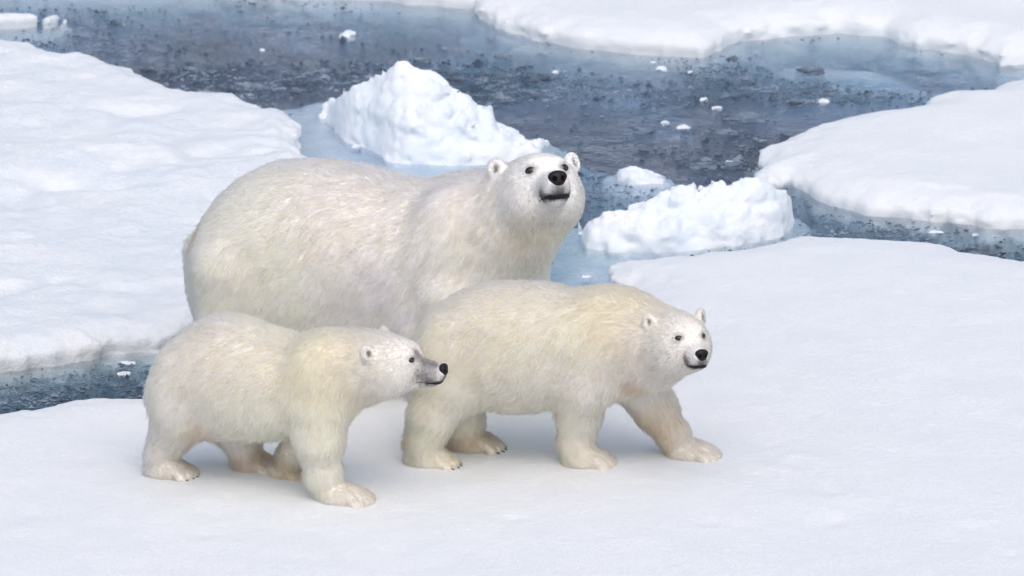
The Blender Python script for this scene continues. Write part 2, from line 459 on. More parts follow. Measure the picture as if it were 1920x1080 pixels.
# sunken pale ice lying just under the surface
def make_sunken(pts, depth, slope, seed, label):
    poly = [gp(px, py, WATER) for px, py in pts]
    P = np.array(poly); x0, y0 = P.min(0) - 0.15; x1, y1 = P.max(0) + 0.15
    xs = np.arange(x0, x1, 0.03); ys = np.arange(y0, y1, 0.04); zs = np.concatenate([np.arange(-0.75, -0.2, 0.06), np.arange(-0.2, WATER + 0.03, 0.010)])
    X, Y = np.meshgrid(xs, ys, indexing='ij'); P2 = np.stack([X, Y, np.zeros_like(X)], -1)
    d2 = poly_sd(poly, X, Y) + 0.07 * fbm(P2, 3.0, 3, seed)
    H = WATER - depth - slope * np.clip(d2 + 0.25, 0, 9) + (0.009 if depth < 0.01 else 0.018) * fbm(P2, 4.5, 3, seed + 3)
    H = np.minimum(H, WATER + (0.003 if depth < 0.01 else -0.012))
    f = np.stack([np.maximum(z - H, d2 - 0.4 * (WATER - z) - 0.10) for z in zs], -1)
    V, F = surface_nets(f.astype(np.float32), xs, ys, zs)
    c = np.array([V[:, 0].mean(), V[:, 1].mean(), V[:, 2].mean()])
    FLOE_POLYS.append(poly)
    tag(link('sunken_ice', np_mesh('sunken_ice', V - c, F), ICE, None, c.tolist()), label, 'sunken ice', 'pale ice just under the water')
make_sunken([(545, 205), (600, 190), (640, 210), (680, 280), (760, 300), (900, 312), (900, 360), (700, 350), (560, 330)], 0.003, 0.10, 131, 'pale blue sunken ice filling the gap between left floe and tall mound')
make_sunken([(1040, 440), (1090, 430), (1240, 470), (1160, 490), (1150, 540), (1040, 540)], 0.022, 0.15, 137, 'pale blue sunken ice between the adult bear and the low jagged heap')
make_sunken([(780, 30), (900, 50), (990, 80), (1100, 104), (1250, 118), (1240, 150), (1080, 122), (900, 92), (760, 62)], 0.075, 0.45, 141, 'hazy sunken shelf under the left part of the back floe edge')
make_sunken([(1420, 90), (1660, 76), (1700, 98), (1870, 130), (1830, 165), (1740, 168), (1600, 150), (1440, 128)], 0.065, 0.40, 149, 'hazy sunken shelf in the bay under the right part of the back floe')

# ------------------------------------------------------------------ hummocks: rough piled ice in the water
def make_hummock(name, top_line, base_near, back_extra, seed, dx=0.011, shelf=0.3, shelf_depth=0.25, rough=1.0):
    """top_line: (px, py) skyline; base_near: (px, py) waterline on the camera side"""
    bn = np.array([on_z(px, py, WATER)[:2] for px, py in base_near])
    tl = np.array(top_line, float)
    xs_t = (tl[:, 0] - 960) / FPX * DIST * 1.02
    # depth of the crest: a bit behind the near waterline
    yb = np.interp(xs_t, bn[:, 0], bn[:, 1])
    span = xs_t[-1] - xs_t[0]
    u = (xs_t - xs_t[0]) / span
    yc = yb + 0.06 + back_extra * 0.5 * np.sin(np.pi * np.clip(u, 0.05, 0.95))
    zt = []
    for (px, py), y in zip(top_line, yc):
        d = ray(px, py); t = (y - CAM[1]) / d[1]; zt.append((CAM + t * d)[2])
    zt = np.array(zt)
    x0, x1 = xs_t[0] - 0.45, xs_t[-1] + 0.45
    y0, y1 = bn[:, 1].min() - 0.45, yc.max() + back_extra + 0.3
    xs = np.arange(x0, x1, dx); ys = np.arange(y0, y1, dx * 1.35)
    zs = np.concatenate([np.arange(-0.5, -0.13, 0.04), np.arange(-0.13, zt.max() + 0.06, dx * 0.9)])
    X, Y = np.meshgrid(xs, ys, indexing='ij')
    P2 = np.stack([X, Y, np.zeros_like(X)], -1)
    poly = [tuple(p) for p in bn] + [(a, b + back_extra * 0.55) for a, b in zip(xs_t[::-1], yc[::-1])]
    FLOE_POLYS.append(poly)
    d2 = poly_sd(poly, X, Y) + 0.03 * fbm(P2, 6, 3, seed)
    zc = np.interp(X, xs_t, zt, left=WATER, right=WATER); ycx = np.interp(X, xs_t, yc); ybx = np.interp(X, bn[:, 0], bn[:, 1])
    fr = np.clip((Y - ybx) / np.maximum(ycx - ybx, 0.03), 0, 1)
    bk = np.clip(1 - (Y - ycx) / (back_extra * 0.6), 0, 1)
    prof = np.where(Y < ycx, fr ** 0.62, bk ** 0.8)
    kx = np.arange(-40, 41) * dx; ker = np.exp(-(kx / 0.10) ** 2); ker /= ker.sum()
    zl = zc[:, 0]; zsm = np.convolve(np.pad(zl, 40, mode='edge'), ker, mode='valid')[:, None]      # the flanks are broader than the skyline
    w_ = np.where(Y < ycx, sstep(0.45, 1.0, fr), 1.0)
    zc = zsm * (1 - w_) + zc * w_
    H = WATER + (zc - WATER) * prof
    f = np.empty((len(xs), len(ys), len(zs)), np.float32)
    wob = shelf * (1.0 + 0.9 * fbm(P2, 2.2, 3, seed + 9))
    for k, z in enumerate(zs):
        p3 = P2.copy(); p3[..., 2] = z
        n1 = np.abs(noise(p3, 7.5, seed + 1)); n2 = np.abs(noise(p3, 17, seed + 2)); n3 = noise(p3, 42, seed + 3)
        crest = 0.35 + 0.65 * sstep(0.0, 0.12, np.abs(Y - ycx))
        body = (z - H) * 0.7 - rough * ((0.040 * (n1 - 0.2) - 0.030 * noise(p3, 11, seed + 6) + 0.030 * (n2 - 0.22)) * crest + 0.010 * n3 + 0.005 * noise(p3, 80, seed + 7))
        slab = smax(body, d2 + 0.015 * n3, 0.03)
        t = np.clip((WATER - 0.01 - z) / shelf_depth, 0, 1.6)
        foot = np.maximum((d2 - wob * t ** 0.8) * 0.35 + 0.01 * n3, z - (WATER - 0.03) + 0.03 * wob)
        f[..., k] = np.minimum(slab, foot)
    V, F = surface_nets(f, xs, ys, zs)
    c = np.array([V[:, 0].mean(), V[:, 1].mean(), WATER])
    return link(name, np_mesh(name, V - c, F), ICE, None, c.tolist())

o = make_hummock('ice_hummock', [(598, 212), (612, 184), (640, 166), (680, 147), (715, 133), (735, 120), (752, 118), (768, 128), (783, 131), (800, 127), (815, 140), (830, 156), (850, 166), (872, 180), (888, 204), (905, 204), (920, 208), (932, 238), (950, 247), (975, 268), (1000, 285), (1030, 298)],
                 [(598, 215), (625, 245), (648, 268), (700, 285), (740, 305), (800, 310), (880, 312), (960, 305), (1030, 302)], 0.42, 71, rough=1.05)
tag(o, 'tall peaked mound of white broken ice rising behind the adult bear', 'ice hummock', 'rough ice mounds between the floes')
o = make_hummock('ice_hummock', [(1086, 448), (1096, 425), (1115, 410), (1150, 399), (1200, 381), (1245, 364), (1262, 350), (1285, 344), (1302, 343), (1308, 354), (1322, 350), (1340, 339), (1356, 335), (1370, 346), (1385, 338), (1405, 335), (1450, 346), (1482, 358), (1492, 372)],
                 [(1086, 452), (1100, 466), (1150, 475), (1230, 476), (1300, 470), (1400, 460), (1470, 444), (1494, 424)], 0.34, 83)
tag(o, 'low wide jagged heap of white ice lying against the near floe at the right', 'ice hummock', 'rough ice mounds between the floes')
o = make_hummock('ice_hummock', [(1160, 334), (1168, 322), (1180, 315), (1200, 312), (1215, 318), (1230, 330), (1250, 336), (1262, 342)],
                 [(1160, 338), (1180, 346), (1215, 348), (1245, 348), (1262, 345)], 0.16, 95, 0.009, 0.12, 0.15, 0.45)
tag(o, 'small rounded white ice lump afloat to the right of the adult bear head', 'ice hummock', 'rough ice mounds between the floes')

# ------------------------------------------------------------------ loose chunks of ice
import bmesh
def chunk_mesh(name, seed, sub=3, flat=0.5, jag=0.35):
    bm = bmesh.new(); bmesh.ops.create_icosphere(bm, subdivisions=sub, radius=1.0)
    P = np.array([v.co for v in bm.verts])
    r = 1 + jag * fbm(P, 1.3, 3, seed) + 0.25 * jag * noise(P, 5, seed + 4)
    P = P * r[:, None]; P = np.clip(P, -np.array([1, 0.9, 0.85]), np.array([0.95, 1, 0.8]))
    P[:, 2] *= flat
    for v, p in zip(bm.verts, P): v.co = p
    me = bpy.data.meshes.new(name); bm.to_mesh(me); bm.free()
    me.polygons.foreach_set('use_smooth', [True] * len(me.polygons)); me.update()
    return me

chunks = [  # px, py (waterline), width px, flatness, white?, label
    (652, 68, 40, 0.75, 1, 'white lump of ice with grey bits around it left of the back floe tip'),
    (492, 95, 13, 1.1, 1, 'tiny upright white ice crystal alone on the dark water near the top'),
    (357, 131, 30, 0.6, 0, 'grey glassy chunk of ice floating just beyond the left floe'),
    (790, 117, 42, 0.7, 0, 'dark pointed shard of clear ice poking up behind the tall ice mound'),
    (850, 153, 40, 0.5, 0, 'dark grey wet ice chunk beside the right slope of the tall mound'),
    (942, 107, 34, 0.5, 0, 'blue grey ice chunk close below the scalloped edge of the back floe'),
    (1041, 137, 17, 0.8, 1, 'small white ice lump over a dark slush patch right of the tall mound'),
    (1010, 150, 52, 0.3, 0, 'flat dark slush plate beneath the small white ice lump'),
    (1294, 138, 16, 0.9, 1, 'bright white ice nugget below the lowest bulge of the back floe'),
    (1240, 130, 30, 0.5, 1, 'wider of the pale ice bits drifting under the back floe edge'),
    (1225, 118, 14, 0.6, 1, 'tiny pale ice bit nearest under the back floe edge'),
    (1247, 232, 22, 0.8, 1, 'pale ice lump in the middle of the dark water right of the bear head'),
    (1282, 240, 34, 0.4, 1, 'flat pale ice cake next to the pale lump in mid water'),
    (1208, 247, 50, 0.3, 0, 'long grey slush cake left of the pale lumps in mid water'),
    (1365, 250, 40, 0.5, 0, 'grey transparent dome of ice in mid water left of the right floe'),
    (1320, 315, 56, 0.55, 0, 'dark grey ice block with white crust near the tip of the right floe'),
    (1378, 312, 44, 0.6, 0, 'grey icy block touching the tip of the right floe'),
    (1368, 306, 18, 0.7, 1, 'white cap of ice among grey blocks at the right floe tip'),
    (1545, 192, 30, 0.5, 1, 'white ice bit against the far edge of the right floe'),
    (1500, 195, 60, 0.3, 0, 'long thin grey ice sliver along the far edge of the right floe'),
    (1395, 225, 90, 0.25, 0, 'wide grey slush raft in the water between back and right floes'),
    (1320, 187, 20, 0.6, 1, 'little white ice bit at the upper end of the slush trail'),
    (1345, 205, 26, 0.5, 1, 'little pale ice bit halfway down the slush trail'),
    (1520, 135, 60, 0.22, 0, 'thin dark slush streak in the bay under the back floe'),
    (1830, 442, 18, 0.6, 1, 'white ice bit adrift in the dark channel at the right edge'),
    (1755, 437, 36, 0.35, 1, 'flat pale ice bit in the dark channel below the right floe'),
    (668, 277, 24, 0.7, 1, 'small white lump in the pale water left below the tall mound'),
    (58, 745, 9, 1.0, 0, 'tiny grey ice bit in the channel at the lower left'),
    (240, 683, 34, 0.3, 1, 'pale broken ice film in the channel beside the smaller cub rump'),
    (232, 703, 30, 0.25, 1, 'thin ice flake in the lower left channel near the rump'),
    (1100, 520, 22, 0.25, 1, 'small pale ice lump in pale water beyond the adult bear chest'),
    (1095, 440, 26, 0.5, 1, 'white crumb of ice at the left end of the low jagged heap'),
    (1795, 470, 26, 0.2, 0, 'dark flake of ice in the right channel by the near floe'),
]
for i, (px, py, w, fl, white, lab) in enumerate(chunks):
    q = on_z(px, py, WATER)
    r = w / 457.0 / 2 * (0.85 if white else 1.0)
    me = chunk_mesh('ice_chunk', 200 + i * 7, 4 if w > 20 else 3, 1.0, 0.55)
    o = link('ice_chunk', me, ICE if white else CLEAR, None, (q[0], q[1] + r * 0.4, WATER - 0.1 * r * fl))
    o.scale = (r, r * random.uniform(0.7, 1.0), r * fl * (0.9 if white else 0.55)); o.rotation_euler = (0, 0, 0)
    tag(o, lab, 'ice chunk', 'loose ice chunks in the water')

def brash():
    """countless slush crumbs on the water: one mesh"""
    base = np.array([(1, 0, 0), (0.3, 0.9, 0), (-0.8, 0.55, 0), (-0.8, -0.55, 0), (0.3, -0.9, 0), (0.15, 0.1, 1), (0, 0, -1)], float)
    faces = np.array([(k, (k + 1) % 5, 5) for k in range(5)] + [((k + 1) % 5, k, 6) for k in range(5)])
    N = 170000
    x = rng.uniform(-2.7, 2.7, N); y = rng.uniform(-1.9, 5.6, N)
    P = np.stack([x, y, np.zeros(N)], 1)
    dens = sstep(-0.55, 0.65, fbm(P * np.array([0.8, 1.5, 1]), 1.2, 4, 77))
    keep = rng.random(N) < dens * 0.9 + 0.02
    u_ = rng.random(N)
    for poly in FLOE_POLYS:
        dd = poly_sd(poly, x, y); keep &= (dd > 0.0) & (u_ < 0.03 + 1.2 * sstep(0.0, 0.4, dd))
    P = P[keep]; n = len(P)
    sz = 0.0034 + 0.006 * rng.random(n) ** 3 + 0.018 * (rng.random(n) < 0.04) * rng.random(n) ** 1.5
    sc = np.stack([sz * rng.uniform(1.0, 2.4, n), sz * rng.uniform(1.0, 1.8, n), sz * rng.uniform(0.45, 1.0, n)], 1)
    V = base[None] * rng.uniform(0.5, 1.35, (n, len(base), 1)) * sc[:, None]
    a = rng.uniform(0, 6.283, n); ca, sa = np.cos(a)[:, None], np.sin(a)[:, None]
    V = np.stack([V[..., 0] * ca - V[..., 1] * sa, V[..., 0] * sa + V[..., 1] * ca, V[..., 2]], -1)
    V += np.stack([P[:, 0], P[:, 1], WATER + sz * 0.05], 1)[:, None]
    F = (faces[None] + (np.arange(n) * len(base))[:, None, None]).reshape(-1, 3); V = V.reshape(-1, 3)
    print('brash crumbs', n)
    o = link('brash_ice', np_mesh('brash_ice', V, F, False), CLEAR)
    tag(o, 'grey slush and brash ice crumbs scattered over the dark water', 'brash ice', None, 'stuff')
brash()

# ------------------------------------------------------------------ polar bears
def hermite(xs, ys, x):
    xs = np.asarray(xs, float); ys = np.asarray(ys, float)
    h = np.diff(xs); dl = np.diff(ys) / h
    m = np.empty_like(ys); m[0], m[-1] = dl[0], dl[-1]
    with np.errstate(divide='ignore', invalid='ignore'):
        w1 = 2 * h[1:] + h[:-1]; w2 = h[1:] + 2 * h[:-1]
        mm = (w1 + w2) / (w1 / dl[:-1] + w2 / dl[1:])
    m[1:-1] = np.where(dl[:-1] * dl[1:] > 0, np.nan_to_num(mm), 0.0)
    x = np.clip(x, xs[0], xs[-1]); i = np.clip(np.searchsorted(xs, x) - 1, 0, len(h) - 1)
    t = (x - xs[i]) / h[i]; t2 = t * t; t3 = t2 * t
    return (2*t3-3*t2+1)*ys[i] + (t3-2*t2+t)*h[i]*m[i] + (-2*t3+3*t2)*ys[i+1] + (t3-t2)*h[i]*m[i+1]

def rot_head(yaw, pitch, roll):
    """columns: forward, left, up.  yaw measured from the direction to the camera (-Y) towards +X"""
    y, p, r = map(math.radians, (yaw, pitch, roll))
    f = np.array([math.sin(y) * math.cos(p), -math.cos(y) * math.cos(p), math.sin(p)])
    l = np.array([math.cos(y), math.sin(y), 0.0])       # animal's left = screen right when facing us
    u = np.cross(f, l)
    l2 = l * math.cos(r) + u * math.sin(r); u2 = u * math.cos(r) - l * math.sin(r)
    return np.stack([f, l2, u2], 1)

class Bear:
    def __init__(self, base, yaw):
        self.B = np.array([base[0], base[1], 0.0])
        a = math.radians(yaw)
        self.h = np.array([math.cos(a), -math.sin(a), 0.0])     # heading
        self.n = np.array([math.sin(a), math.cos(a), 0.0])      # away from the camera (animal's left)
        self.prims = []          # (op, fn, lo, hi, k, region, flow)
        self.paint = []          # (centre, radius xyz or r, colour, strength)
        self.bare = []           # (centre, radius): fur left out
        self.parts = []
    def L(self, s, lat, z): return self.B + self.h * s + self.n * lat + np.array([0, 0, z])
    def P(self, px, py, lat=0.0):
        d = ray(px, py); o = self.B + self.n * lat
        t = (self.n @ (o - CAM)) / (self.n @ d)
        return CAM + t * d
    def s_of(self, px, py): return (self.P(px, py) - self.B) @ self.h
    # ---- primitives
    def add(self, fn, lo, hi, k=0.05, region='torso', flow=None, op='u'):
        self.prims.append((op, fn, np.asarray(lo) - 0.09 - k, np.asarray(hi) + 0.09 + k, k, region, flow))
    def ell(self, c, r, R=None, **kw):
        c = np.asarray(c, float); r = np.asarray(r, float)
        R = np.eye(3) if R is None else R
        def fn(p):
            q = (p - c) @ R
            k0 = np.sqrt(((q / r) ** 2).sum(-1)); k1 = np.sqrt(((q / r ** 2) ** 2).sum(-1)) + 1e-9
            return k0 * (k0 - 1) / k1
        self.add(fn, c - r.max(), c + r.max(), **kw)
    def cone(self, a, b, ra, rb, squash=None, **kw):
        a = np.asarray(a, float); b = np.asarray(b, float); e = b - a; ee = e @ e + 1e-9
        if squash is not None: ax, fac = squash
        def fn(p):
            q = p - a
            t = np.clip((q @ e) / ee, 0, 1)
            w = q - t[..., None] * e
            if squash is not None:
                c = w @ ax
                w = w + (c * (1 / fac - 1))[..., None] * ax
            return np.sqrt((w ** 2).sum(-1)) - (ra + (rb - ra) * t)
        m = max(ra, rb) * (max(1, squash[1]) if squash is not None else 1)
        self.add(fn, np.minimum(a, b) - m, np.maximum(a, b) + m, **kw)
    def torso(self, rows, inset=0.022, lift=0, **kw):
        """rows: px, py_top, py_bottom, half width"""
        S, C, Hh, W = [], [], [], []
        for px, pt, pb, w in rows:
            pb = pb - lift * min(1.0, (pb - pt) / 150.0)
            a = self.P(px, pt); b = self.P(px, pb)
            s = ((a + b) / 2 - self.B) @ self.h
            hm = (a[2] - b[2]) / 2
            hh = math.sqrt(max(hm * hm - (w * math.tan(TH)) ** 2, (0.75 * hm) ** 2))
            S.append(s); C.append((a[2] + b[2]) / 2); Hh.append(max(hh - inset, 0.01)); W.append(max(w - inset, 0.01))
        S = np.array(S)
        def fn(p):
            q = p - self.B
            s = q @ self.h; y = q @ self.n; z = q[..., 2]
            c = hermite(S, C, s); hh = hermite(S, Hh, s); w = hermite(S, W, s)
            dz = z - c
            # slightly flattened sides and fuller belly
            rho = (np.abs(y / w) ** 2.2 + np.abs(dz / hh) ** 2.2) ** (1 / 2.2)
            d = (rho - 1) * np.minimum(hh, w)
            return np.maximum(d, np.maximum(s - S[-1], S[0] - s))
        pts = [self.L(s, l, 0) for s in (S[0], S[-1]) for l in (-max(W), max(W))]
        lo = np.min(pts, 0); hi = np.max(pts, 0)
        lo[2] = min(np.array(C) - np.array(Hh)); hi[2] = max(np.array(C) + np.array(Hh))
        self.add(fn, lo, hi, flow=-self.h * 0.72 + np.array([0, 0, -0.62]), **kw)
    # ---- evaluation
    def ev(self, p):
        f = np.full(p.shape[:-1], 9.0)
        for op, fn, lo, hi, k, reg, fl in self.prims:
            d = fn(p)
            f = smin(f, d, k) if op == 'u' else smax(f, -d, k)
        return f
    def grad(self, p, e=0.004):
        g = np.stack([self.ev(p + np.eye(3)[i] * e) - self.ev(p - np.eye(3)[i] * e) for i in range(3)], -1)
        return g / (np.linalg.norm(g, axis=-1, keepdims=True) + 1e-9)
    def hit(self, o, d, far=0.5):
        d = d / np.linalg.norm(d); t = np.linspace(0, far, 260)
        f = self.ev(o + t[:, None] * d)
        i = np.argmax(f > 0) if (f > 0).any() else len(t) - 1
        if i == 0: return o
        tt = t[i - 1] + (t[i] - t[i - 1]) * (-f[i - 1]) / (f[i] - f[i - 1] + 1e-12)
        return o + tt * d
    # ---- anatomy
    def leg(self, joints, region='leg'):
        """joints: (pos, radius[, squash factor]); flow runs down the limb"""
        cut = 0.019 if max(r_ for _, r_ in joints) < 0.13 else 0.022          # room for the fur
        joints = [(q, r_ - cut * (0.5 if i_ == 0 else 1.0)) for i_, (q, r_) in enumerate(joints)]
        for (a, ra), (b, rb) in zip(joints[:-1], joints[1:]):
            fl = (b - a) / (np.linalg.norm(b - a) + 1e-9)
            self.cone(a, b, ra, rb, k=0.045, region=region, flow=fl * 0.9 - self.h * 0.35)
    def paw(self, g, yaw, L, W, H, lift=0.0, pitch=0.0, toes=5):
        a = math.radians(yaw); f = np.array([math.cos(a), -math.sin(a), 0.0]); n = np.array([math.sin(a), math.cos(a), 0.0])
        up = np.array([0, 0, 1.0])
        if pitch:
            pr = math.radians(pitch); f, up = f * math.cos(pr) + up * math.sin(pr), up * math.cos(pr) - f * math.sin(pr)
        R = np.stack([f, n, up], 1)
        g = np.asarray(g, float) + np.array([0, 0, lift])
        self.ell(g + up * H * 0.46 - f * L * 0.09, (L * 0.46, W * 0.50, H * 0.56), R, k=0.03, region='paw', flow=f * 0.8 - up * 0.3)
        r = W * 0.160
        for i in range(toes):
            u = (i - (toes - 1) / 2) / ((toes - 1) / 2)
            fx = L * (0.44 - 0.11 * u * u)
            tp = g + f * fx + n * (u * W * 0.40) + up * r * 1.0
            self.cone(g + f * fx * 0.45 + n * u * W * 0.30 + up * H * 0.55, tp, r * 0.9, r * 0.98, k=0.007, region='toe', flow=f * 0.8 - up * 0.5)
            self.parts.append(('claw', tp + f * r * 0.85 - up * r * 0.1, f * 0.85 - up * 0.35, r * 0.85))
    def head(self, c, R, s, lean=1.0, mouth_open=0.0):
        self.hc, self.hR, self.hs = np.asarray(c, float), R, s
        T = lambda x, y, z: self.hc + R @ (np.array([x, y, z]) * s)
        self.T = T
        fl = -R[:, 0]
        self.ell(T(-0.02, 0, 0.005), np.array((0.165, 0.140, 0.128)) * s, R, k=0.07, region='head', flow=fl)
        self.ell(T(0.07, 0, 0.035), np.array((0.095, 0.100, 0.070)) * s, R, k=0.05, region='face', flow=fl)
        for y in (-1, 1):
            self.ell(T(0.005, y * 0.075 * lean, -0.055), np.array((0.125, 0.075, 0.095)) * s, R, k=0.06, region='head', flow=fl * 0.7 - R[:, 2] * 0.6 + R[:, 1] * y * 0.2)
            self.ell(T(0.105, y * 0.046, 0.066), np.array((0.040, 0.032, 0.028)) * s, R, k=0.03, region='face', flow=fl)
        # muzzle and jaw
        self.cone(T(0.09, 0, -0.010), T(0.265, 0, -0.040), 0.072 * s, 0.048 * s, squash=(R[:, 1], 1.04), k=0.030, region='muzzle', flow=fl)
        self.cone(T(0.06, 0, -0.085), T(0.235, 0, -0.088), 0.060 * s, 0.030 * s, squash=(R[:, 1], 1.15), k=0.022, region='muzzle', flow=fl)
        for y in (-1, 1):
            self.ell(T(0.215, y * 0.026, -0.062), np.array((0.064, 0.032, 0.032)) * s, R, k=0.018, region='muzzle', flow=fl)
        # ears: small cupped discs
        for y in (-1, 1):
            ec = np.array((-0.067, y * 0.150, 0.106))
            ax = np.array((0.62, y * 0.55, 0.10)); ax /= np.linalg.norm(ax)         # opening direction
            upv = np.array((-0.25, y * 0.42, 0.87)); upv -= ax * (upv @ ax); upv /= np.linalg.norm(upv)
            sd = np.cross(upv, ax)
            RE = R @ np.stack([ax, sd, upv], 1)
            self.ell(T(*ec), np.array((0.025, 0.039, 0.048)) * s, RE, k=0.018, region='ear', flow=R @ (upv * 0.8 - ax * 0.4))
            self.ell(T(*(ec + ax * 0.026 + upv * 0.004)), np.array((0.018, 0.023, 0.030)) * s, RE, k=0.010, region='ear', flow=R @ upv, op='c')
            self.ears = getattr(self, 'ears', []) + [(T(*(ec + ax * 0.012 - upv * 0.006)), RE)]

def uv_ball(name, R, c, r, seg=20, rings=12):
    th = np.linspace(0, math.pi, rings + 1); ph = np.linspace(0, 2 * math.pi, seg, endpoint=False)
    V = np.array([(math.cos(t), math.sin(t) * math.cos(p), math.sin(t) * math.sin(p)) for t in th for p in ph]) * np.asarray(r)
    F = [(i * seg + j, i * seg + (j + 1) % seg, (i + 1) * seg + (j + 1) % seg, (i + 1) * seg + j) for i in range(rings) for j in range(seg)]
    return np_mesh(name, V @ R.T + c, np.array(F))

def tube(name, pts, rad, seg=8):
    pts = np.asarray(pts, float); n = len(pts); V = []
    for i in range(n):
        t = pts[min(i + 1, n - 1)] - pts[max(i - 1, 0)]; t /= np.linalg.norm(t) + 1e-9
        a = np.cross(t, [0.3, 0.2, 0.93]); a /= np.linalg.norm(a) + 1e-9; b = np.cross(t, a)
        r = rad[i] if hasattr(rad, '__len__') else rad
        for k in range(seg):
            w = 2 * math.pi * k / seg; V.append(pts[i] + r * (a * math.cos(w) + b * math.sin(w)))
    F = [(i * seg + k, i * seg + (k + 1) % seg, (i + 1) * seg + (k + 1) % seg, (i + 1) * seg + k) for i in range(n - 1) for k in range(seg)]
    return np_mesh(name, np.array(V), np.array(F))

LEN = dict(torso=0.046, belly=0.065, neck=0.040, leg=0.042, paw=0.034, toe=0.015, head=0.020, face=0.011, muzzle=0.010, ear=0.011)

def build_bear(b, label, res, strands, base_col, fur_scale, seed):
    t_root = bpy.data.objects.new('polar_bear', None); scene.collection.objects.link(t_root)
    t_root.location = b.B.tolist()
    tag(t_root, label, 'polar bear', 'polar bear family on the ice')
    lo = np.min([p[2] for p in b.prims], 0); hi = np.max([p[3] for p in b.prims], 0)
    lo[2] = max(lo[2], -0.03)
    ax = [np.arange(lo[i], hi[i] + res, res) for i in range(3)]
    f = np.full([len(a) for a in ax], 9.0, np.float32)
    for op, fn, l, h, k, reg, fl in b.prims:
        sl = tuple(slice(max(0, np.searchsorted(ax[i], l[i]) - 1), np.searchsorted(ax[i], h[i]) + 1) for i in range(3))
        G = np.stack(np.meshgrid(*[ax[i][sl[i]] for i in range(3)], indexing='ij'), -1)
        d = fn(G)
        f[sl] = smin(f[sl], d, k) if op == 'u' else smax(f[sl], -d, k)
    m = np.abs(f) < 0.06
    G = np.stack(np.meshgrid(*ax, indexing='ij'), -1)[m]
    f[m] += (0.005 * noise(G, 7.0, seed) + 0.003 * noise(G, 17.0, seed + 1)) * sstep(0.02, 0.2, np.linalg.norm(G - b.hc, axis=1) - 0.2 * b.hs)
    f[m] = np.maximum(f[m], 0.004 - G[:, 2])       # flat soles
    V, F = surface_nets(f, *ax)
    me = np_mesh('body', V - b.B, F)
    nv = np.empty(len(V) * 3, np.float32); me.vertex_normals.foreach_get('vector', nv); nv = nv.reshape(-1, 3)
    # region weights, flow and colour at the vertices
    W = {}; flow = np.zeros((len(V), 3)); wsum = np.zeros(len(V))
    for op, fn, l, h, k, reg, fl in b.prims:
        if op != 'u': continue
        w = np.exp(-np.clip(fn(V), -0.02, 1) / 0.022)
        W[reg] = W.get(reg, 0) + w; wsum += w
        if fl is not None: flow += w[:, None] * (fl / np.linalg.norm(fl))
    ln = sum(W[r] * LEN[r] for r in W) / wsum * fur_scale
    hd = sum(W[r] for r in W if r in ('head', 'face', 'muzzle', 'ear')) / wsum
    down = sstep(0.2, 0.9, -nv[:, 2]) * (1 - hd)
    ln = ln * (1 + 0.45 * down)
    col = np.tile(np.array(base_col), (len(V), 1))
    tint = fbm(V, 2.6, 3, seed + 20)[:, None]
    col = col * (1 + 0.03 * tint + 0.05 * noise(V, 55.0, seed + 23)[:, None]) * np.array([1, 1, 1]) ; col[:, 2] *= (1 - 0.05 * tint[:, 0])
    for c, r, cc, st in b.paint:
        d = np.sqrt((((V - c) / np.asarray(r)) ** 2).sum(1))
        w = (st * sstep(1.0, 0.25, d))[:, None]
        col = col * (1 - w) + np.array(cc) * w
    pawc = np.array((0.86, 0.78, 0.62))
    w = (0.18 * (W.get('paw', 0) + W.get('toe', 0)) / wsum)[:, None]; col = col * (1 - w) + pawc * w
    at = me.attributes.new('fur_color', 'FLOAT_COLOR', 'POINT')
    at.data.foreach_set('color', np.concatenate([np.clip(col, 0, 1), np.ones((len(V), 1))], 1).astype(np.float32).ravel())
    body = link('body', me, FUR_SKIN, t_root)
    # ---- fur
    T = np.concatenate([F[:, [0, 1, 2]], F[:, [0, 2, 3]]])
    A = 0.5 * np.linalg.norm(np.cross(V[T[:, 1]] - V[T[:, 0]], V[T[:, 2]] - V[T[:, 0]]), axis=1)
    rg = np.random.default_rng(seed)
    lt = ln[T].mean(1)
    dens = A * np.clip(0.035 / np.maximum(lt, 0.006), 0.75, 3.5)
    ti = rg.choice(len(T), strands, p=dens / dens.sum())
    u = rg.random((strands, 2)); fl_ = u.sum(1) > 1; u[fl_] = 1 - u[fl_]
    bw = np.stack([1 - u.sum(1), u[:, 0], u[:, 1]], 1)
    bl = lambda a: (a[T[ti]] * (bw[..., None] if a.ndim == 2 else bw)).sum(1)
    p = bl(V); n = bl(nv); n /= np.linalg.norm(n, axis=1, keepdims=True) + 1e-9
    fw = bl(flow); L = bl(ln); c = bl(col); hdw = bl(hd)
    keep = p[:, 2] > 0.012
    for cc, r in b.bare: keep &= np.linalg.norm(p - cc, axis=1) > r
    # fur is not seen from behind and below the soles, keep it all the same for other views
    p, n, fw, L, c, hdw = p[keep], n[keep], fw[keep], L[keep], c[keep], hdw[keep]; N = len(p)
    nvec = lambda fr, sd: np.stack([noise(p, fr, sd + i) for i in range(3)], 1)
    fw = fw / (np.linalg.norm(fw, axis=1, keepdims=True) + 1e-9)
    fw = fw + 0.36 * nvec(5.0, seed + 31) + 0.24 * nvec(18.0, seed + 35)
    t = fw - n * (fw * n).sum(1, keepdims=True); t /= np.linalg.norm(t, axis=1, keepdims=True) + 1e-9
    jit = rg.normal(0, 0.20, (N, 3)); t = t + jit; t -= n * (t * n).sum(1, keepdims=True); t /= np.linalg.norm(t, axis=1, keepdims=True) + 1e-9
    L = L * rg.uniform(0.6, 1.15, N)
    al = np.radians(31 + 10 * rg.normal(0, 1, N) + 5 * noise(p, 14.0, seed + 41))
    al = al + np.radians(14) * bl(((W.get('paw', 0) + W.get('toe', 0)) / wsum)[:])[keep]
    al = al + np.radians(22) * (rg.random(N) < 0.10)
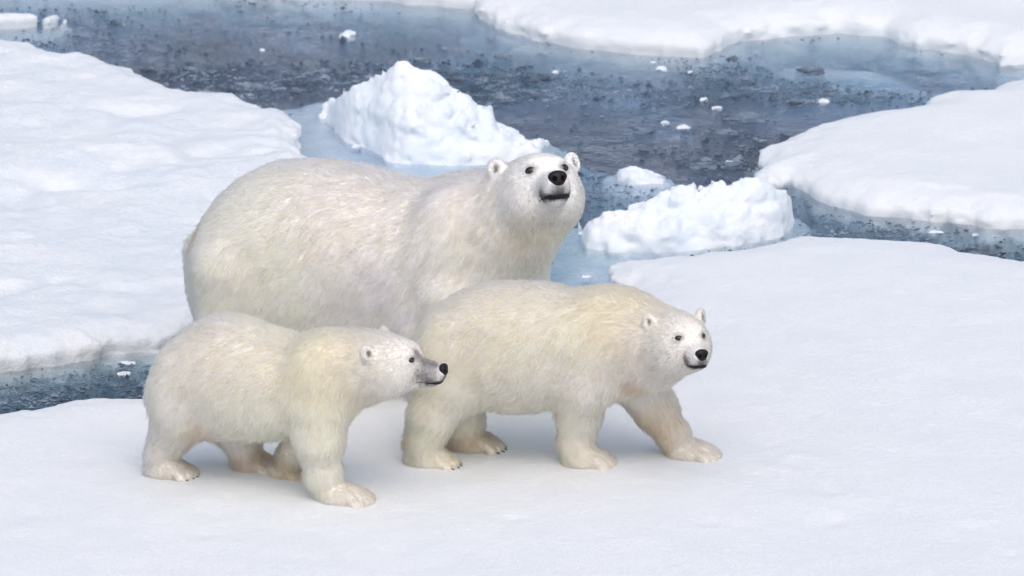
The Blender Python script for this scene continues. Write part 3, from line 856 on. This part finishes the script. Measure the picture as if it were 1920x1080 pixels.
    al = np.clip(al, math.radians(8), math.radians(66))
    ca, sa = np.cos(al)[:, None], np.sin(al)[:, None]
    # tufts: tips lean to a jittered lattice point
    cell = 0.015 * (1.0 + 0.0 * L)
    q = p / cell[:, None]; qi = np.floor(q).astype(np.int64)
    best = np.full(N, 1e9); cen = np.zeros((N, 3))
    for a in (-1, 0, 1):
        for bb in (-1, 0, 1):
            for cc in (-1, 0, 1):
                g = qi + np.array([a, bb, cc])
                hsh = (g[:, 0] * 73856093) ^ (g[:, 1] * 19349663) ^ (g[:, 2] * 83492791)
                jx = np.stack([((hsh >> sft) & 1023) / 1023.0 for sft in (0, 7, 13)], 1)
                cp = g + jx; dd = ((cp - q) ** 2).sum(1); mk = dd < best
                best[mk] = dd[mk]; cen[mk] = cp[mk]
    pull = cen * cell[:, None] - p; pull -= n * (pull * n).sum(1, keepdims=True)
    cl = (0.6 * (0.4 + 0.6 * rg.random(N)) * (1 - 0.6 * hdw))[:, None]
    K = 5; us = np.linspace(0, 1, K)
    pts = np.empty((N, K, 3)); g = np.array([0, 0, -1.0])
    for i, uu in enumerate(us):
        pts[:, i] = p - n * 0.002 + L[:, None] * (t * ca * uu + n * sa * (uu - 0.42 * uu * uu) + g * 0.10 * uu * uu) + pull * cl * uu ** 1.5
    pts[:, 1:, 2] = np.maximum(pts[:, 1:, 2], 0.004)
    cu = bpy.data.hair_curves.new('fur')
    cu.add_curves([K] * N)
    cu.attributes['position'].data.foreach_set('vector', (pts - b.B).astype(np.float32).ravel())
    ra = cu.attributes.get('radius') or cu.attributes.new('radius', 'FLOAT', 'POINT')
    r0 = 0.0010 * (0.6 + 0.4 * np.clip(L / 0.04, 0, 1.2))
    ra.data.foreach_set('value', (r0[:, None] * np.array([1, 0.95, 0.85, 0.65, 0.3])).astype(np.float32).ravel())
    tu = ((cen[:, 0] * 127.1 + cen[:, 1] * 311.7 + cen[:, 2] * 74.7) % 1.0)[:, None] - 0.5      # each tuft a little lighter or darker
    c = c * (1 + rg.normal(0, 1, (N, 1)) * (0.04 + 0.08 * hdw[:, None] + 0.12 * bl((W['muzzle'] / wsum)[:])[keep][:, None]) + 0.05 * tu); c[:, 2] *= 1 + rg.normal(0, 0.05, N)
    ca_ = cu.attributes.new('fur_color', 'FLOAT_COLOR', 'CURVE')
    ca_.data.foreach_set('color', np.concatenate([np.clip(c, 0, 0.985), np.ones((N, 1))], 1).astype(np.float32).ravel())
    sn = n + np.array([0, 0, 0.25]) + 0.15 * rg.normal(0, 1, (N, 3)) + 0.18 * pull / cell[:, None]; sn /= np.linalg.norm(sn, axis=1, keepdims=True)
    na = cu.attributes.new('skin_normal', 'FLOAT_VECTOR', 'CURVE')
    na.data.foreach_set('vector', sn.astype(np.float32).ravel())
    link('fur', cu, FUR, t_root)
    # ---- face parts
    s, R, Tn = b.hs, b.hR, b.T
    for (ec, er, nd) in b.eyes:
        z = nd; x = np.cross(R[:, 2], z); x /= np.linalg.norm(x); y = np.cross(z, x)
        RR = np.stack([z, x, y], 1)
        ey = link('eye', uv_ball('eye', RR, ec - z * er * 0.30 - b.B, (er * 0.55, er * 1.0, er * 0.60)), EYE, t_root)
        pts_ = []
        for k in range(25):
            w = 2 * math.pi * k / 24
            pts_.append(ec - z * er * (0.22 + 0.10 * math.cos(2 * w)) + x * er * 1.10 * math.cos(w) + y * er * 0.62 * math.sin(w) - b.B)
        link('eyelid', tube('eyelid', pts_, 0.0035 * s * 1.3), LID, ey)
    # nose pad: rounded shield with two carved nostrils
    nc = b.nose
    def nose_f(q):
        l = (q - nc) @ R / s
        def e(cx, cy, cz, rx, ry, rz):
            k0 = np.sqrt(((l[..., 0] - cx) / rx) ** 2 + ((l[..., 1] - cy) / ry) ** 2 + ((l[..., 2] - cz) / rz) ** 2)
            return (k0 - 1) * min(rx, ry, rz)
        f = smin(e(0, 0, 0.006, 0.024, 0.038, 0.024), e(0.002, 0, -0.014, 0.022, 0.026, 0.022), 0.012)
        for sg in (-1, 1):
            f = smax(f, -e(0.022, sg * 0.017, -0.006, 0.014, 0.0085, 0.010), 0.004)
        return smax(f, -(np.abs(l[..., 1]) - 0.0015 + (l[..., 2] + 0.004) * 0.3 + np.clip(0.018 - l[..., 0], 0, 1)) * -1 - 10, 0.003) * s
    r_ = 0.055 * s; stp = 0.0028 * s
    axn = [np.arange(nc[i] - r_, nc[i] + r_, stp) for i in range(3)]
    fv = nose_f(np.stack(np.meshgrid(*axn, indexing='ij'), -1))
    Vn, Fn = surface_nets(fv, *axn)
    no = link('nose', np_mesh('nose', Vn - b.B, Fn), NOSE, t_root)
    for sg in (-1, 1):
        link('nostril', uv_ball('nostril', R, nc + R @ (np.array((0.0105, sg * 0.0165, -0.006)) * s) - b.B, np.array((0.010, 0.0075, 0.0085)) * s, 10, 8), NOSTRIL, no)
    mo = link('mouth', tube('mouth', [q - b.B for q in b.mouth], b.mouth_r), LIP, t_root)
    mid = b.mouth[len(b.mouth) // 2]; top = nc - R[:, 2] * 0.022 * s + R[:, 0] * 0.004 * s
    link('philtrum', tube('philtrum', [top + (mid - top) * u_ - b.B for u_ in np.linspace(0, 1, 6)], [0.012 * s, 0.010 * s, 0.009 * s, 0.009 * s, 0.010 * s, 0.011 * s]), LIP, mo)
    for kind, pos, dr, ln_ in b.parts:
        dr = dr / np.linalg.norm(dr)
        pl = [pos - dr * ln_ * 0.5 + dr * ln_ * 1.5 * u_ + np.array([0, 0, 0.12 * ln_ * math.sin(u_ * 3)]) for u_ in np.linspace(0, 1, 5)]
        for q in pl: q[2] = max(q[2], 0.006)
        link('claw', tube('claw', [q - b.B for q in pl], [ln_ * 0.30, ln_ * 0.27, ln_ * 0.21, ln_ * 0.13, ln_ * 0.02], 6), CLAW, t_root)
    return t_root

def face(b, eye_r=0.0160, lip=0.0100, slope=0.012, head_col=(0.94, 0.91, 0.87), head_w=0.5):
    """place eyes, nose and mouth on the finished head surface"""
    s, R, T = b.hs, b.hR, b.T
    b.eyes = []
    b.paint.append((T(0.05, 0, 0), 0.42 * s, head_col, head_w))
    for y in (-1, 1):
        o = T(0.06, y * 0.030, 0.038); d = R @ np.array((0.85, y * 0.39, 0.12))
        q = b.hit(o, d, 0.3 * s)
        n = b.grad(q[None])[0]
        n = n * 0.5 + d / np.linalg.norm(d) * 0.5; n /= np.linalg.norm(n)
        b.eyes.append((q, eye_r * s, n)); b.bare.append((q, eye_r * s * 1.25))
        b.paint.append((q, 0.036 * s, (0.22, 0.20, 0.20), 0.8))
        b.paint.append((q + R @ (np.array((0.022, -y * 0.018, 0.006)) * s), 0.026 * s, (0.30, 0.28, 0.28), 0.45))
    o = T(0.20, 0, -0.030); q = b.hit(o, R @ np.array((1, 0, 0.10)), 0.3 * s)
    b.nose = q - R[:, 0] * 0.010 * s
    b.bare.append((b.nose, 0.036 * s))
    pts, rad = [], []
    for y in (1, -1):
        side = []
        for u in np.linspace(0, 0.86, 14):
            x = 0.285 - 0.150 * u; z = -0.082 - 0.004 * math.sin(u * math.pi) + slope * u
            ang = u ** 0.6 * 1.45
            o = T(min(x, 0.225), 0, z); d = R @ np.array((math.cos(ang), y * math.sin(ang), -0.06))
            side.append((b.hit(o, d, 0.3 * s), lip * s * (1.45 - 1.25 * sstep(0.10, 0.75, u))))
        pts += [side] 
    line = pts[0][::-1] + pts[1][1:]
    line = [(q - R[:, 0] * 0.25 * rr - b.grad(q[None])[0] * 0.15 * rr, rr) for q, rr in line]
    b.mouth = [q for q, r in line]; b.mouth_r = [r for q, r in line]
    for q in b.mouth[3:-3:2]: b.bare.append((q, lip * s * 1.2))
    mz = T(0.235, 0, -0.045)
    b.paint.append((mz, 0.100 * s, (0.50, 0.48, 0.48), 0.6))
    for y in (-1, 1): b.paint.append((T(0.235, y * 0.045, -0.066), np.array((0.050, 0.044, 0.038)) * s, (0.22, 0.205, 0.21), 0.9))
    for q in b.mouth[4:-4:3]: b.paint.append((q, 0.026 * s, (0.07, 0.065, 0.07), 0.8))
    b.paint.append((b.nose - R[:, 2] * 0.03 * s, 0.04 * s, (0.10, 0.09, 0.095), 0.8))
    b.paint.append((b.mouth[len(b.mouth) // 2] + R[:, 2] * 0.012 * s, np.array((0.045, 0.045, 0.040)) * s, (0.06, 0.055, 0.06), 0.9))
    for (ec, RE) in b.ears:
        b.paint.append((ec, np.array((0.020, 0.020, 0.030)) * s, (0.13, 0.11, 0.10), 0.9))

WHITE = (0.978, 0.947, 0.898)
CREAM = (0.975, 0.925, 0.835)
YEL = (0.965, 0.88, 0.715)
TAN = (0.72, 0.60, 0.45)

# ---- adult
def adult():
    g = on_z(690, 716)
    b = Bear(g, 20)
    b.torso([(366, 470, 500, 0.05), (374, 432, 560, 0.14), (392, 396, 610, 0.21), (424, 350, 640, 0.27), (464, 318, 655, 0.32), (525, 295, 662, 0.35), (590, 292, 668, 0.36), (660, 301, 672, 0.355),
             (730, 321, 675, 0.34), (790, 329, 678, 0.325), (850, 318, 675, 0.31), (900, 318, 660, 0.28), (940, 340, 635, 0.23), (975, 390, 590, 0.15), (990, 480, 490, 0.03)], k=0.05)
    down = np.array([0, 0, -1.0])
    # haunch and hind legs
    for lat, ds in ((-0.19, 0.0), (0.18, 0.10)):
        b.ell(b.P(485, 530, lat * 0.80), (0.16, 0.15, 0.27), k=0.08, region='torso', flow=-b.h * 0.5 + down)
        s0 = b.s_of(470, 600) + ds
        b.leg([(b.L(s0, lat, 0.48), 0.165), (b.L(s0 - 0.01, lat, 0.30), 0.14), (b.L(s0 - 0.06, lat, 0.13), 0.105), (b.L(s0 - 0.02, lat, 0.06), 0.075)])
        b.paw(b.L(s0 + 0.06, lat, 0), 20, 0.26, 0.19, 0.11)
    # shoulder and fore legs
    for lat, px, fx in ((-0.22, 845, 795), (0.20, 930, 960)):
        b.ell(b.P(px, 470, lat * 0.78), (0.15, 0.12, 0.24), k=0.08, region='torso', flow=-b.h * 0.3 + down)
        a = b.P(px, 560, lat); e = b.P(fx, 640, lat)
        s1 = (e - b.B) @ b.h
        b.leg([(a, 0.155), (b.L(s1, lat, 0.34), 0.125), (b.L(s1 + 0.02, lat, 0.10), 0.095), (b.L(s1 + 0.03, lat, 0.06), 0.08)])
        b.paw(b.L(s1 + 0.10, lat, 0), 20, 0.26, 0.20, 0.11)
    # neck and chest
    R = rot_head(13, 28, 1)
    hc = b.P(1015, 355, -0.17)
    nk = (b.P(870, 440, 0.0) - hc); nk /= np.linalg.norm(nk)
    fl = nk * 0.9 + down * 0.5
    b.cone(b.P(870, 470, 0.0), b.P(968, 392, -0.10), 0.255, 0.170, k=0.08, region='neck', flow=fl)
    b.cone(b.P(960, 408, -0.09), hc - R[:, 0] * 0.04, 0.165, 0.115, k=0.06, region='neck', flow=fl)
    b.cone(b.P(915, 500, -0.06), b.P(1003, 408, -0.15), 0.19, 0.120, k=0.07, region='neck', flow=down * 0.9 - b.h * 0.2)
    b.ell(b.P(955, 520, 0.03), (0.14, 0.18, 0.22), k=0.08, region='neck', flow=down)
    b.head(hc, R, 1.0)
    b.ell(b.P(368, 480, 0.0), (0.04, 0.05, 0.09), k=0.03, region='torso', flow=down)   # tail
    face(b)
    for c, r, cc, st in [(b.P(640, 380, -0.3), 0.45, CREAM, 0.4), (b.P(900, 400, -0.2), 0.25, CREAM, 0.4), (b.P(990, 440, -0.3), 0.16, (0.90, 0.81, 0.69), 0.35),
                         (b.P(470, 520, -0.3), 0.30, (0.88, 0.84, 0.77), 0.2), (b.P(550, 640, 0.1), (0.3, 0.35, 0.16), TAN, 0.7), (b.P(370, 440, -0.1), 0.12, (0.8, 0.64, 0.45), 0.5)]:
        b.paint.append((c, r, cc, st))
    return b

def cub_right():
    feet = [on_z(812, 878), on_z(1105, 879), on_z(892, 848), on_z(1300, 866)]
    g = np.mean(feet, 0)
    b = Bear(g, 9)
    lat = [(q - b.B) @ b.n for q in feet]; print('right cub lat', np.round(lat, 3))
    b.torso([(772, 665, 672, 0.04), (778, 632, 720, 0.11), (796, 598, 755, 0.155), (820, 567, 768, 0.185), (852, 548, 772, 0.205), (890, 531, 774, 0.22), (932, 524, 777, 0.23), (980, 523, 780, 0.232), (1035, 528, 778, 0.228),
             (1080, 537, 768, 0.215), (1130, 541, 752, 0.19), (1168, 543, 732, 0.16), (1200, 554, 712, 0.12), (1225, 572, 695, 0.08), (1240, 620, 650, 0.03)], inset=0.018, lift=11, k=0.04)
    down = np.array([0, 0, -1.0])
    ln, lf = lat[0], lat[2]
    # near hind
    b.ell(b.P(842, 690, -0.10), (0.13, 0.10, 0.18), k=0.07, region='torso', flow=-b.h * 0.5 + down)
    b.leg([(b.P(835, 722, -0.10), 0.125), (b.P(812, 778, ln), 0.098), (b.P(792, 825, ln), 0.074), (b.P(808, 858, ln), 0.058)])
    b.paw(feet[0] + b.h * 0.0, 9, 0.185, 0.135, 0.085)
    # far hind
    b.leg([(b.P(860, 730, 0.09), 0.115), (b.P(868, 790, lf), 0.085), (b.P(862, 828, lf), 0.060), (b.P(875, 836, lf), 0.052)])
    b.paw(feet[2] + b.h * 0.01, 9, 0.185, 0.135, 0.085)
    # near fore
    ln, lf = lat[1], lat[3]
    b.ell(b.P(1098, 665, -0.10), (0.12, 0.09, 0.19), k=0.06, region='torso', flow=-b.h * 0.3 + down)
    b.leg([(b.P(1092, 715, -0.10), 0.115), (b.P(1086, 770, ln), 0.096), (b.P(1080, 828, ln), 0.073), (b.P(1084, 856, ln), 0.062)])
    b.paw(feet[1], 9, 0.190, 0.14, 0.085)
    # far fore, reaching forward
    b.ell(b.P(1176, 668, 0.10), (0.11, 0.09, 0.13), k=0.05, region='torso', flow=down)
    b.leg([(b.P(1190, 705, 0.09), 0.110), (b.P(1228, 762, lf), 0.086), (b.P(1262, 812, lf), 0.066), (b.P(1276, 842, lf), 0.056)])
    b.paw(feet[3] + b.h * 0.0, 16, 0.195, 0.14, 0.08)
    R = rot_head(22, 6, -2)
    s = 0.70
    hc = b.P(1275, 640, -0.21)
    nk = b.P(1150, 640, 0) - hc; nk /= np.linalg.norm(nk)
    b.cone(b.P(1150, 640, 0.0), b.P(1222, 640, -0.09), 0.195, 0.140, k=0.08, region='neck', flow=nk * 0.9 + down * 0.5)
    b.cone(b.P(1222, 645, -0.09), hc - R[:, 0] * 0.05, 0.135, 0.085, k=0.06, region='neck', flow=nk * 0.9 + down * 0.5)
    b.cone(b.P(1180, 676, -0.04), b.P(1252, 672, -0.17), 0.100, 0.075, k=0.05, region='neck', flow=nk * 0.5 + down)
    b.head(hc, R, s)
    b.ell(b.P(776, 672, 0.0), (0.03, 0.035, 0.06), k=0.025, region='torso', flow=down)
    face(b, slope=-0.005, head_col=(0.945, 0.895, 0.815), head_w=0.75)
    for c, r, cc, st in [(b.P(1160, 590, -0.1), 0.28, YEL, 0.4), (b.P(900, 570, -0.1), 0.40, CREAM, 0.5), (b.P(1200, 700, -0.12), 0.10, (0.74, 0.57, 0.34), 0.6), (b.P(1230, 790, lf), (0.16, 0.14, 0.20), (0.76, 0.62, 0.43), 0.55),
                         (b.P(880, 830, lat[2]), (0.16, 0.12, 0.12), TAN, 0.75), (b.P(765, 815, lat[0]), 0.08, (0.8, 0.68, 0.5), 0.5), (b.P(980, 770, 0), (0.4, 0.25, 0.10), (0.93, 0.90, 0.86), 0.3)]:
        b.paint.append((c, r, cc, st))
    b.paint.append((b.T(0.21, -0.055, -0.045), 0.030 * s, (0.50, 0.22, 0.21), 0.7))      # pink sore patch on the lip
    return b

def cub_left():
    feet = [on_z(322, 898), on_z(645, 950), on_z(482, 890), on_z(540, 903)]
    g = np.mean(feet, 0)
    b = Bear(g, 22)
    lat = [(q - b.B) @ b.n for q in feet]; print('left cub lat', np.round(lat, 3))
    b.torso([(290, 735, 752, 0.04), (297, 705, 780, 0.09), (311, 668, 800, 0.135), (332, 630, 818, 0.17), (362, 600, 826, 0.198), (392, 587, 831, 0.215), (424, 583, 834, 0.222), (460, 590, 835, 0.222), (500, 607, 834, 0.215),
             (550, 622, 830, 0.205), (600, 621, 812, 0.19), (640, 621, 786, 0.165), (672, 626, 754, 0.13), (700, 640, 730, 0.09), (712, 676, 690, 0.03)], inset=0.018, lift=11, k=0.04)
    down = np.array([0, 0, -1.0])
    ln, lf = lat[0], lat[2]
    b.ell(b.P(342, 735, -0.09), (0.115, 0.10, 0.17), k=0.07, region='torso', flow=-b.h * 0.5 + down)
    b.leg([(b.P(336, 760, -0.10), 0.105), (b.P(320, 812, ln), 0.080), (b.P(303, 850, ln), 0.064), (b.P(307, 878, ln), 0.056)])
    b.paw(feet[0], 20, 0.190, 0.135, 0.08)
    b.leg([(b.P(410, 770, 0.09), 0.115), (b.P(452, 812, lf), 0.085), (b.P(462, 848, lf), 0.060), (b.P(468, 868, lf), 0.052)])
    b.paw(feet[2], 24, 0.175, 0.135, 0.085)
    ln, lf = lat[1], lat[3]
    b.ell(b.P(600, 725, -0.10), (0.12, 0.09, 0.18), k=0.08, region='torso', flow=-b.h * 0.3 + down)
    b.leg([(b.P(598, 768, -0.10), 0.112), (b.P(598, 822, ln), 0.098), (b.P(606, 886, ln), 0.076), (b.P(620, 920, ln), 0.062)])
    b.paw(feet[1] + b.h * 0.01, 18, 0.200, 0.145, 0.085)
    b.leg([(b.P(610, 760, 0.09), 0.110), (b.P(575, 812, lf), 0.085), (b.P(545, 858, lf), 0.062), (b.P(538, 878, lf), 0.055)])
    b.paw(feet[3], 22, 0.15, 0.125, 0.085)
    R = rot_head(72, 3, 3)
    s = 0.71
    hc = b.P(731, 681, -0.02)
    nk = b.P(620, 700, 0) - hc; nk /= np.linalg.norm(nk)
    b.cone(b.P(620, 698, 0.0), b.P(690, 684, -0.01), 0.155, 0.118, k=0.06, region='neck', flow=nk * 0.9 + down * 0.5)
    b.cone(b.P(690, 688, -0.01), hc - R[:, 0] * 0.03, 0.112, 0.082, k=0.06, region='neck', flow=nk * 0.9 + down * 0.5)
    b.head(hc, R, s)
    b.ell(b.P(292, 745, 0.0), (0.03, 0.035, 0.06), k=0.025, region='torso', flow=down)
    face(b, slope=0.010, head_col=(0.95, 0.90, 0.83), head_w=0.75)
    for c, r, cc, st in [(b.P(600, 680, -0.1), 0.30, YEL, 0.35), (b.P(430, 620, -0.1), 0.35, CREAM, 0.5), (b.P(380, 790, -0.1), 0.10, (0.84, 0.70, 0.52), 0.6),
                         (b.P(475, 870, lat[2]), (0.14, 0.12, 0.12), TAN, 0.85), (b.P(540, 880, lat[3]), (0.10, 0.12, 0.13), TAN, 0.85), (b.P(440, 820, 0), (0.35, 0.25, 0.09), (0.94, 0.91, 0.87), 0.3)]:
        b.paint.append((c, r, cc, st))
    for x_, z_, r_, c_ in ((0.16, 0.055, 0.05, (0.26, 0.22, 0.19)), (0.21, 0.03, 0.05, (0.16, 0.14, 0.125)), (0.26, 0.015, 0.045, (0.14, 0.125, 0.12)), (0.21, -0.03, 0.11, (0.27, 0.255, 0.25))):
        b.paint.append((b.T(x_, -0.02, z_), r_ * s, c_, 0.8))             # grey bridge of the muzzle
    return b

build_bear(adult(), 'large adult polar bear standing behind two cubs, head raised towards the viewer', 0.0095, 210000, WHITE, 1.0, 301)
build_bear(cub_right(), 'creamy polar bear cub walking right with face turned to the viewer', 0.0075, 150000, (0.976, 0.938, 0.865), 1.0, 302)
build_bear(cub_left(), 'smaller polar bear cub at front left, head in profile looking right', 0.0075, 140000, (0.976, 0.942, 0.878), 0.95, 303)
